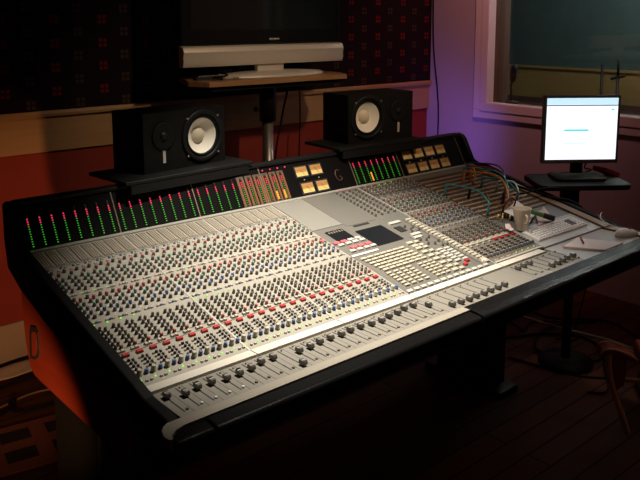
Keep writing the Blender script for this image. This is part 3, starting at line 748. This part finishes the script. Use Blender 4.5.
# ------------------------------------------------------------------ near-field speakers on their shelves
def shelf(name, cx, cy, rz, w_, d_, label):
    T = Matrix.Translation((cx, cy, 1.1135)) @ Matrix.Rotation(rz, 4, 'Z')
    e = empty(name, T, label, 'speaker shelf', 'speaker shelves on the meter bridge')
    b = MB().box((-w_/2, -d_/2, .004), (w_/2, d_/2, .0165), 'black', T)
    b.build('shelf_board', e, .003)
    MB().prism([(-d_/2+.002, .0035), (-d_/2+.002, -.030), (-d_/2+.010, -.030), (-d_/2+.045, .0035)], -w_/2+.02, w_/2-.02, 'black', 0, False, T).build('front_lip', e, .002)
    for sx in (-1, 1): MB().box((sx*w_/2*.8-.012, -.02, 0), (sx*w_/2*.8+.012, .06, .0045), 'rubber', T).build('foot', e)
def speaker(fx, fy, rz, mirror, label):
    """front face runs from local x 0..w at y=0; cabinet goes back along +y"""
    w_, h_, d_ = .382, .215, .187
    T = Matrix.Translation((fx, fy, 1.1302)) @ Matrix.Rotation(rz, 4, 'Z')
    e = empty('studio_speaker', T, label, 'speaker', 'studio speakers on the console')
    mx = (lambda x: w_-x) if mirror else (lambda x: x)
    wx, wz = mx(.270), .110
    # cabinet: five sides, and a front baffle with a round opening for the woofer
    b = MB()
    b.add([(0, 0, 0), (w_, 0, 0), (w_, d_, 0), (0, d_, 0), (0, 0, h_), (w_, 0, h_), (w_, d_, h_), (0, d_, h_)],
          [(3, 2, 1, 0), (4, 5, 6, 7), (1, 2, 6, 5), (2, 3, 7, 6), (3, 0, 4, 7)], 'spk', False, T)
    angs = sorted([2*PI*i/40 for i in range(40)]+[math.atan2(cz-wz, cx_-wx) % (2*PI) for cx_ in (0, w_) for cz in (0, h_)])
    vs = []
    for a in angs:
        c, s_ = math.cos(a), math.sin(a)
        t = min([((w_-wx)/c if c > 0 else -wx/c) if abs(c) > 1e-9 else 9, ((h_-wz)/s_ if s_ > 0 else -wz/s_) if abs(s_) > 1e-9 else 9])
        vs += [(wx+.080*c, 0, wz+.080*s_), (wx+t*c, 0, wz+t*s_)]
    n = len(angs)
    b.add(vs, [(2*i, 2*i+1, 2*((i+1) % n)+1, 2*((i+1) % n)) for i in range(n)], 'spk', False, T)
    b.build('cabinet', e)
    WT = T @ Matrix.Translation((wx, 0, wz)) @ Matrix.Rotation(PI/2, 4, 'X')
    MB().lathe([(.100, .0), (.100, .005), (.096, .0075), (.084, .0075), (.081, .004), (.0795, -.006)], 'black', 44, WT, True, False).build('woofer_frame', e)
    MB().lathe([(.0800, -.004), (.0765, .0035), (.0715, .0030), (.0675, -.003)], 'rubber', 44, WT, True, False).build('surround', e)
    MB().lathe([(.0685, -.002), (.055, -.013), (.040, -.024), (.026, -.033), (.020, -.036)], 'cone', 44, WT, True, False).build('woofer_cone', e)
    MB().lathe([(.031, -.0300), (.027, -.0215), (.018, -.0155), (.007, -.0128), (.0005, -.0125)], 'dustcap', 28, WT, True, False).build('dust_cap', e)
    for i in range(4):
        a = PI/4+i*PI/2
        MB().lathe([(.0045, 0), (.0045, .006), (.002, .008)], 'steel', 8, WT @ Matrix.Translation((.104*math.cos(a), .100*math.sin(a), 0))).build('screw', e)
    TT = T @ Matrix.Translation((mx(.088), 0, .128)) @ Matrix.Rotation(PI/2, 4, 'X')
    tw = MB().lathe([(.052, 0), (.052, .004), (.046, .006), (.024, .002), (.020, .002)], 'rubber', 32, TT, True, True).build('tweeter', e)
    MB().lathe([(.0165, .002), (.014, .007), (.008, .0105), (.0005, .012)], 'black', 20, TT, True, False).build('tweeter_dome', tw)
    MB().box((mx(.088)-.006, -.0022, .030), (mx(.088)+.006, .0005, .078), 'tag', T).build('badge', e)
    return e
shelf('speaker_shelf', .615, .935, .075, .56, .255, 'black sloping shelf under the speaker nearer the left end of the bridge')
shelf('speaker_shelf', 1.60, .920, -.06, .50, .255, 'black sloping shelf under the speaker in front of the wall corner')
speaker(.456, .866, .142, False, 'black speaker with white cone mounted at its right half, red wall behind')
speaker(1.455, .878, -.088, True, 'black speaker with white cone at its left half, nearer the lilac wall')

# ------------------------------------------------------------------ television on its pole stand
TY = 1.70
tvx0, tvx1, tz0 = 1.113, 2.155, 1.548
tv = empty('television', ((tvx0+tvx1)/2, TY+.06, 1.376), 'large black flat television with a silver speaker bar along its bottom', 'television')
MB().box((tvx0, TY, tz0), (tvx1, TY+.032, 2.235), 'tv_black').box((tvx0+.12, TY+.031, tz0+.04), (tvx1-.12, TY+.09, 2.15), 'tv_black').build('tv_case', tv, .008)
MB().box((tvx0+.05, TY-.003, tz0+.075), (tvx1-.05, TY+.001, 2.19), 'screen_off').build('screen', tv, .001)
bar = [(TY-.004, 1.545), (TY-.020, 1.538), (TY-.030, 1.515), (TY-.024, 1.490), (TY-.026, 1.465), (TY-.018, 1.441), (TY+.020, 1.441), (TY+.020, 1.545)]
MB().prism(bar, tvx0-.005, tvx1+.005, 'silver', 0, True).build('speaker_bar', tv, .003)
for i, wq in enumerate((.010, .007, .010, .008, .010)):
    MB().box((1.648+.0135*i, TY-.0045, tz0+.020), (1.648+.0135*i+wq, TY-.0005, tz0+.030), 'tag').build('maker_mark', tv)
MB().box((1.57, TY+.0, 1.40), (1.745, TY+.03, 1.45), 'silver').build('neck', tv, .004)
ft = MB().lathe([(.345, 0), (.35, .008), (.325, .020), (.20, .028), (.02, .029)], 'silver', 40, Matrix.Translation((1.665, TY+.005, 1.3765)) @ Matrix.Diagonal((1, .42, 1, 1)))
ft.build('foot', tv)
# shelf and pole
sd = empty('television_stand', (1.65, TY+.03, 0), 'wood edged shelf on a thick metal pole carrying the television', 'stand')
pl_ = [(1.175, 1.555), (2.06, 1.535), (2.13, 1.66), (2.13, 1.95), (1.24, 1.95), (1.125, 1.665)]
MB().prism(pl_, 1.350, 1.376, 'shelf_wood', 2).build('shelf_board', sd, .002)
MB().prism([(p[0]*.94+.098, p[1]*.88+.215) for p in pl_], 1.325, 1.349, 'black', 2).build('under_shelf_dark', sd, .002)  # black slab for the dark beneath the shelf, no tray shows there
PX = 1.655
MB().lathe([(.045, 1.13), (.045, 1.318), (.044, 1.3245)], 'black', 24, Matrix.Translation((PX, TY+.03, 0))).build('collar', sd)
MB().lathe([(.030, .02), (.030, 1.135)], 'steel', 24, Matrix.Translation((PX, TY+.03, 0))).build('pole', sd)
MB().lathe([(.26, .001), (.26, .014), (.05, .03), (.03, .03)], 'black', 36, Matrix.Translation((PX, TY+.03, 0))).build('base', sd)
MB().lathe([(.006, 0), (.006, .03), (.014, .032), (.014, .045)], 'black', 12, Matrix.Translation((PX-.04, TY+.03, 1.20)) @ Matrix.Rotation(-PI/2, 4, 'Y')).build('clamp_knob', sd)
# clutter at the end of the shelf
rc = MB().prism([(p[0]+1.275, p[1]+1.69) for p in rnd_rect(.20, .045, .012)], 1.377, 1.394, 'black_matte', 2)
rc.build('remote_control'); rco = bpy.data.objects['remote_control']; tag(rco, 'black remote control lying at the bare end of the television shelf', 'remote control')
b = MB()
for i in range(8): b.box((1.195+.02*i, 1.68, 1.3935), (1.206+.02*i, 1.70, 1.397), 'tag')
b.build('key_row', rco)
for i, (dx, lab) in enumerate(((0, 'coiled black lead bunched beside the silver television foot'),)):
    pts = [(1.255+.026*math.cos(t*.9)+.004*t, 1.602+.026*math.sin(t*.9), 1.381+.0035*t) for t in range(14)]
    o = MB().tube(pts, .0045, 'rubber', 8, 3).build('cable'); tag(o, lab, 'cable')
    MB().lathe([(.006, 0), (.006, .03)], 'steel', 10, Matrix.Translation((1.335, 1.582, 1.386)) @ Matrix.Rotation(PI/2, 4, 'Y')).build('connector', o)
for i, (px, lab) in enumerate(((2.02, 'black lead hanging from the television shelf nearer the pole'), (2.10, 'black lead hanging from the television shelf farther from the pole'))):
    pts = [(px, 1.80, 1.45), (px, 1.975, 1.40), (px-.01, 1.985, 1.30), (px-.02-.06*(1-i), 1.97, 1.10), (px-.04-.10*(1-i), 1.96, .80), (px-.05, 1.97, .40), (px-.05, 1.99, .008), (px+.1, 2.0, .008)]
    o = MB().tube(pts, .006-.002*i, 'rubber', 8).build('cable'); tag(o, lab, 'cable')

# ------------------------------------------------------------------ monitor on its side stand
cx, cy = 2.42, .335
rz = -YAW+.06
def RT(x, y, z): return Matrix.Translation((x, y, z)) @ Matrix.Rotation(rz, 4, 'Z')
stn = empty('monitor_stand', RT(cx, cy, 0), 'black pole stand with a small rounded tray beside the console end', 'stand')
tr = RT(cx-.02, cy-.02, 0)
MB().prism(rnd_rect(.43, .27, .04), .905, .930, 'black', 2, False, tr).build('tray', stn, .004)
MB().box((-.040, -.030, .60), (.040, .030, .905), 'black', RT(cx-.02, cy+.01, 0)).build('collar', stn, .012)
MB().lathe([(.022, .03), (.022, .62)], 'black', 20, RT(cx, cy, 0)).build('pole', stn)
MB().lathe([(.13, .001), (.13, .02), (.03, .035)], 'cheek', 32, RT(cx, cy, 0)).build('base', stn)
mn = empty('computer_monitor', RT(cx, cy-.01, .931), 'glowing flat computer monitor showing a mostly white page', 'monitor')
mt_ = RT(cx, cy-.01, 0) @ Matrix.Translation((0.0, -.03, 0))
mw, mz0, mz1 = .362, 1.008, 1.327
MB().box((-mw/2, 0, mz0), (mw/2, .030, mz1), 'bezel', mt_).box((-mw*.32, .029, mz0+.05), (mw*.32, .055, mz1-.05), 'bezel', mt_).build('monitor_case', mn, .004)
iw0, iw1, iz0, iz1 = -mw/2+.013, mw/2-.013, mz0+.019, mz1-.012
def lcd(a, b, c, d, k, y=-.0006): return (iw0+(iw1-iw0)*a, y-.0006, iz1-(iz1-iz0)*d), (iw0+(iw1-iw0)*b, y+.0008, iz1-(iz1-iz0)*c), k, mt_
scn = MB().box(*lcd(0, 1, 0, 1, 'lcd'))
scn.box(*lcd(0, 1, 0, .10, 'lcd_bar', -.0012)); scn.box(*lcd(0, 1, .105, .128, 'lcd_line', -.0012))
scn.box(*lcd(.25, .60, .505, .535, 'lcd_cyan', -.0012)); scn.box(*lcd(.25, .59, .72, .742, 'lcd_pale', -.0012)); scn.box(*lcd(.91, .95, .17, .20, 'lcd_cyan', -.0012))
scn.build('screen', mn)
MB().box((-.028, .030, .955), (.028, .052, 1.15), 'black', mt_).build('neck', mn, .004)
MB().prism(rnd_rect(.24, .16, .03), .931, .945, 'black', 2, False, mt_ @ Matrix.Translation((0, .03, 0))).build('foot', mn, .003)
MB().box((mw/2-.001, .008, mz0+.085), (mw/2+.0025, .014, mz0+.091), 'led_gb', mt_).build('power_light', mn)
bx = MB().box((-.055, -.040, 0), (.055, .040, .022), 'red_c', RT(cx+.150, cy-.075, .931) @ Matrix.Rotation(.5, 4, 'Z') @ Matrix.Translation((0, 0, .012)) @ Matrix.Rotation(.35, 4, 'Y'))
bx.build('wallet', None, .004); tag(bpy.data.objects['wallet'], 'dark red folded wallet on the tray beside the monitor foot', 'wallet')
for i, (px, lab) in enumerate(((.055, 'black lead looping behind the monitor foot and off the tray'), (.080, 'thin black lead hanging down the front of the monitor tray'))):
    T = RT(cx, cy, 0)
    pts = [T @ Vector(p) for p in ((px-.03, .035, 1.06), (px+.01, .06, 1.02), (px, .08, .965), (px+.06*i, .142, .938), (px-.01, .152, .90), (px-.01-.05*(1-i), .12, .78), (px+.03*i, .10, .66), (px+.05*i, .09, .40), (px, .12, .08))]
    o = MB().tube(pts, .005-.0015*i, 'rubber', 8).build('cable'); tag(o, lab, 'cable')

# ------------------------------------------------------------------ wall cable, booth kit
o = MB().tube([(XR-.006, 2.09, 2.70), (XR-.006, 2.09, 1.8), (XR-.006, 2.075, 1.45), (XR-.006, 2.035, 1.17), (XR-.006, 2.02, .95), (XR-.006, 2.03, .4), (XR-.006, 2.03, .01)], .005, 'rubber', 6).build('cable'); tag(o, 'thin dark cable running down the lilac wall near the corner', 'cable')
def mic_stand(x, y, h, label, big=False):
    e = empty('microphone_stand', (x, y, 0), label, 'microphone stand')
    MB().lathe([(.011, .04), (.011, h)], 'black', 12, Matrix.Translation((x, y, 0))).build('pole', e)
    MB().lathe([(.055, .001), (.055, .02), (.02, .04)], 'black', 24, Matrix.Translation((x, y, 0))).build('base', e)
    if big:
        MB().lathe([(.014, h-.30), (.014, h-.26)], 'black_matte', 12, Matrix.Translation((x, y, 0))).build('clutch', e)
    else:
        MB().tube([(x-.01, y+.05, h-.015), (x, y, h), (x+.01, y-.05, h+.012)], .012, 'black_matte', 10).build('clamp', e)
        MB().lathe([(.011, h), (.008, h+.14)], 'black', 10, Matrix.Translation((x, y, 0))).build('upper_tube', e)
mic_stand(4.75, 1.355, 1.235, 'black microphone stand with a cross clamp, nearer the right of the booth window')
mic_stand(5.00, 1.622, 1.31, 'thinner taller microphone stand beside the clamped one behind the glass', True)
hp = MB(); HX, HY = XR+.16, 1.545
e = empty('desk_microphone', (HX, HY, wz0+.0462), 'black gooseneck microphone standing on the window ledge near the frame', 'microphone')
# ------------------------------------------------------------------ floor things
ra = math.atan2(.03, .183)
RG = Matrix.Translation((.29, 1.30, 0)) @ Matrix.Rotation(-.165, 4, 'Z')
rg = MB()
rg.box((-1.10, -.155, .001), (.082, .190, .010), 'rug_o', RG)
for i in range(7):
    for j in range(2):
        cx_, cy_ = .004-.178*i+.0*j, .100-.152*j
        rg.box((cx_-.058, cy_-.042, .010), (cx_+.058, cy_+.042, .0112), 'rug_k', RG)
rg.build('rug'); tag(bpy.data.objects['rug'], 'rust coloured rug with black squares on the plank floor', 'rug')
cl = flat_on([(.10, 1.975, .006), (.40, 1.94, .006), (.50, 2.03, .030), (.12, 2.05, .012)], .003, 'cloth', 'cloth', 'pale crumpled cloth lying on the floor near the skirting', 'cloth', .012)
floor_cables = [
    ([(-.10, 1.88, .006), (.15, 1.87, .006), (.32, 1.90, .006), (.50, 1.86, .006), (.75, 1.80, .006)], .007, 'black cable on the floor in front of the pale cloth'),
    ([(-.10, 1.72, .006), (.12, 1.70, .006), (.35, 1.74, .006), (.6, 1.62, .006)], .005, 'brown lead lying straight across the floor behind the rug', 'wood_trim'),
    ([(-.05, 1.62, .006), (.08, 1.62, .006), (.20, 1.67, .006), (.24, 1.72, .016), (.20, 1.68, .022), (.22, 1.60, .012), (.40, 1.58, .006), (.6, 1.56, .006)], .006, 'black cable with a kink lying just behind the rug'),
    ([(2.30, .9, .007), (2.40, .72, .007), (2.62, .60, .007), (2.75, .42, .007), (2.62, .24, .007), (2.40, .30, .020), (2.45, .52, .007), (2.72, .62, .007), (3.0, .5, .007)], .007, 'black cable coiled on the floor below the monitor stand'),
    ([(2.22, .62, .25), (2.42, .40, .17), (2.62, .22, .10), (2.80, .02, .02), (3.0, -.15, .007)], .005, 'dusty grey cable slanting from the console down to the floor', 'grey_btn'),
    ([(2.45, 1.0, .007), (2.62, .80, .007), (2.55, .66, .018), (2.72, .72, .007), (2.85, .55, .018), (2.70, .44, .007), (2.60, .50, .020)], .005, 'thin black lead bunched behind the monitor stand pole'),
    ([(2.25, .55, .007), (2.34, .20, .007), (2.52, .08, .007), (2.60, .22, .022), (2.48, .16, .014), (2.30, .05, .007), (2.22, .10, .007)], .005, 'black lead looped on the floor in front of the monitor stand'),
    ([(2.9, .95, .007), (2.85, .70, .007), (3.05, .45, .007), (2.95, .15, .007), (3.15, -.1, .007)], .006, 'black cable winding along the foot of the lilac wall'),
]
for fc in floor_cables:
    o = MB().tube(fc[0], fc[1], fc[3] if len(fc) > 3 else 'rubber', 8).build('cable'); tag(o, fc[2], 'cable')
o = MB().tube([(2.36, .335, .60), (2.345, .315, .50), (2.34, .31, .42)], .004, 'rubber', 8).build('hanging_lead'); tag(o, 'hanging lead ending in a tan jack below the armrest', 'cable')
MB().lathe([(.004, 0), (.008, .006), (.008, .05), (.005, .055)], 'cup', 12, Matrix.Translation((2.34, .31, .37))).build('plug', o)
# a chair just in view: bent wooden leg and red seat pad
chT = Matrix.Translation((1.985, -.105, -.0)) @ Matrix.Rotation(-.9, 4, 'Z')
ch = empty('chair', chT, 'bent wood armchair with a red armrest, cut off by the frame below the console end', 'chair')
leg = [(.092, 0), (.075, .05), (.045, .13), (.018, .21), (.004, .29), (.004, .335)]
for dx, dy in ((0, 0), (.30, .42), (.62, 0), (.60, .42)):
    sg = 1 if dx == 0 else -1
    MB().tube([chT @ Vector((sg*p[0]+dx, dy, p[1])) for p in leg], .012, 'bent_wood', 12).build('leg', ch)
rim = [(-.032, .334), (-.024, .348), (.0, .358), (.04, .354), (.08, .338), (.108, .322)]
for k, dx in ((1, 0), (-1, .62)):
    rr = [(k*p[0]+dx, p[1]) for p in rim]
    for dy in (-.010, .062):
        MB().tube([chT @ Vector((p[0], dy, p[1])) for p in rr], .005, 'bent_wood', 8).build('arm_rail', ch)
    pad = rr+[(p[0], p[1]-.020) for p in reversed(rr)]
    MB().prism(pad, -.006, .058, 'red_seat', 1, False, chT).build('arm_pad', ch, .003)
    MB().prism([(k*p[0]+dx, p[1]) for p in ((.035, .17), (.018, .32), (.075, .31), (.070, .20))], .008, .062, 'red_seat', 1, False, chT).build('side_panel', ch, .004)
MB().prism([(.19, .17), (.19, .24), (.43, .24), (.43, .17)], .02, .42, 'red_seat', 1, False, chT).build('seat', ch, .02)
for dy in (.03, .40): MB().tube([chT @ Vector((.02 if dy < .1 else .30, dy, .215)), chT @ Vector((.61, dy, .215))], .010, 'bent_wood', 8, 2).build('cross_rail', ch)
# gooseneck microphone parts
MB().lathe([(.045, 0), (.045, .012), (.02, .02)], 'black', 20, Matrix.Translation((HX, HY-.035, wz0+.0465))).build('base', e)
MB().tube([(HX, HY-.035, wz0+.06), (HX, HY-.03, wz0+.12), (HX, HY-.026, wz0+.17), (HX, HY-.035, wz0+.20)], .007, 'black', 8).build('neck', e)
MB().lathe([(.010, 0), (.020, .01), (.024, .05), (.022, .10), (.010, .12)], 'black_matte', 14, Matrix.Translation((HX, HY-.035, wz0+.195)) @ Matrix.Rotation(.15, 4, 'X')).build('head', e)
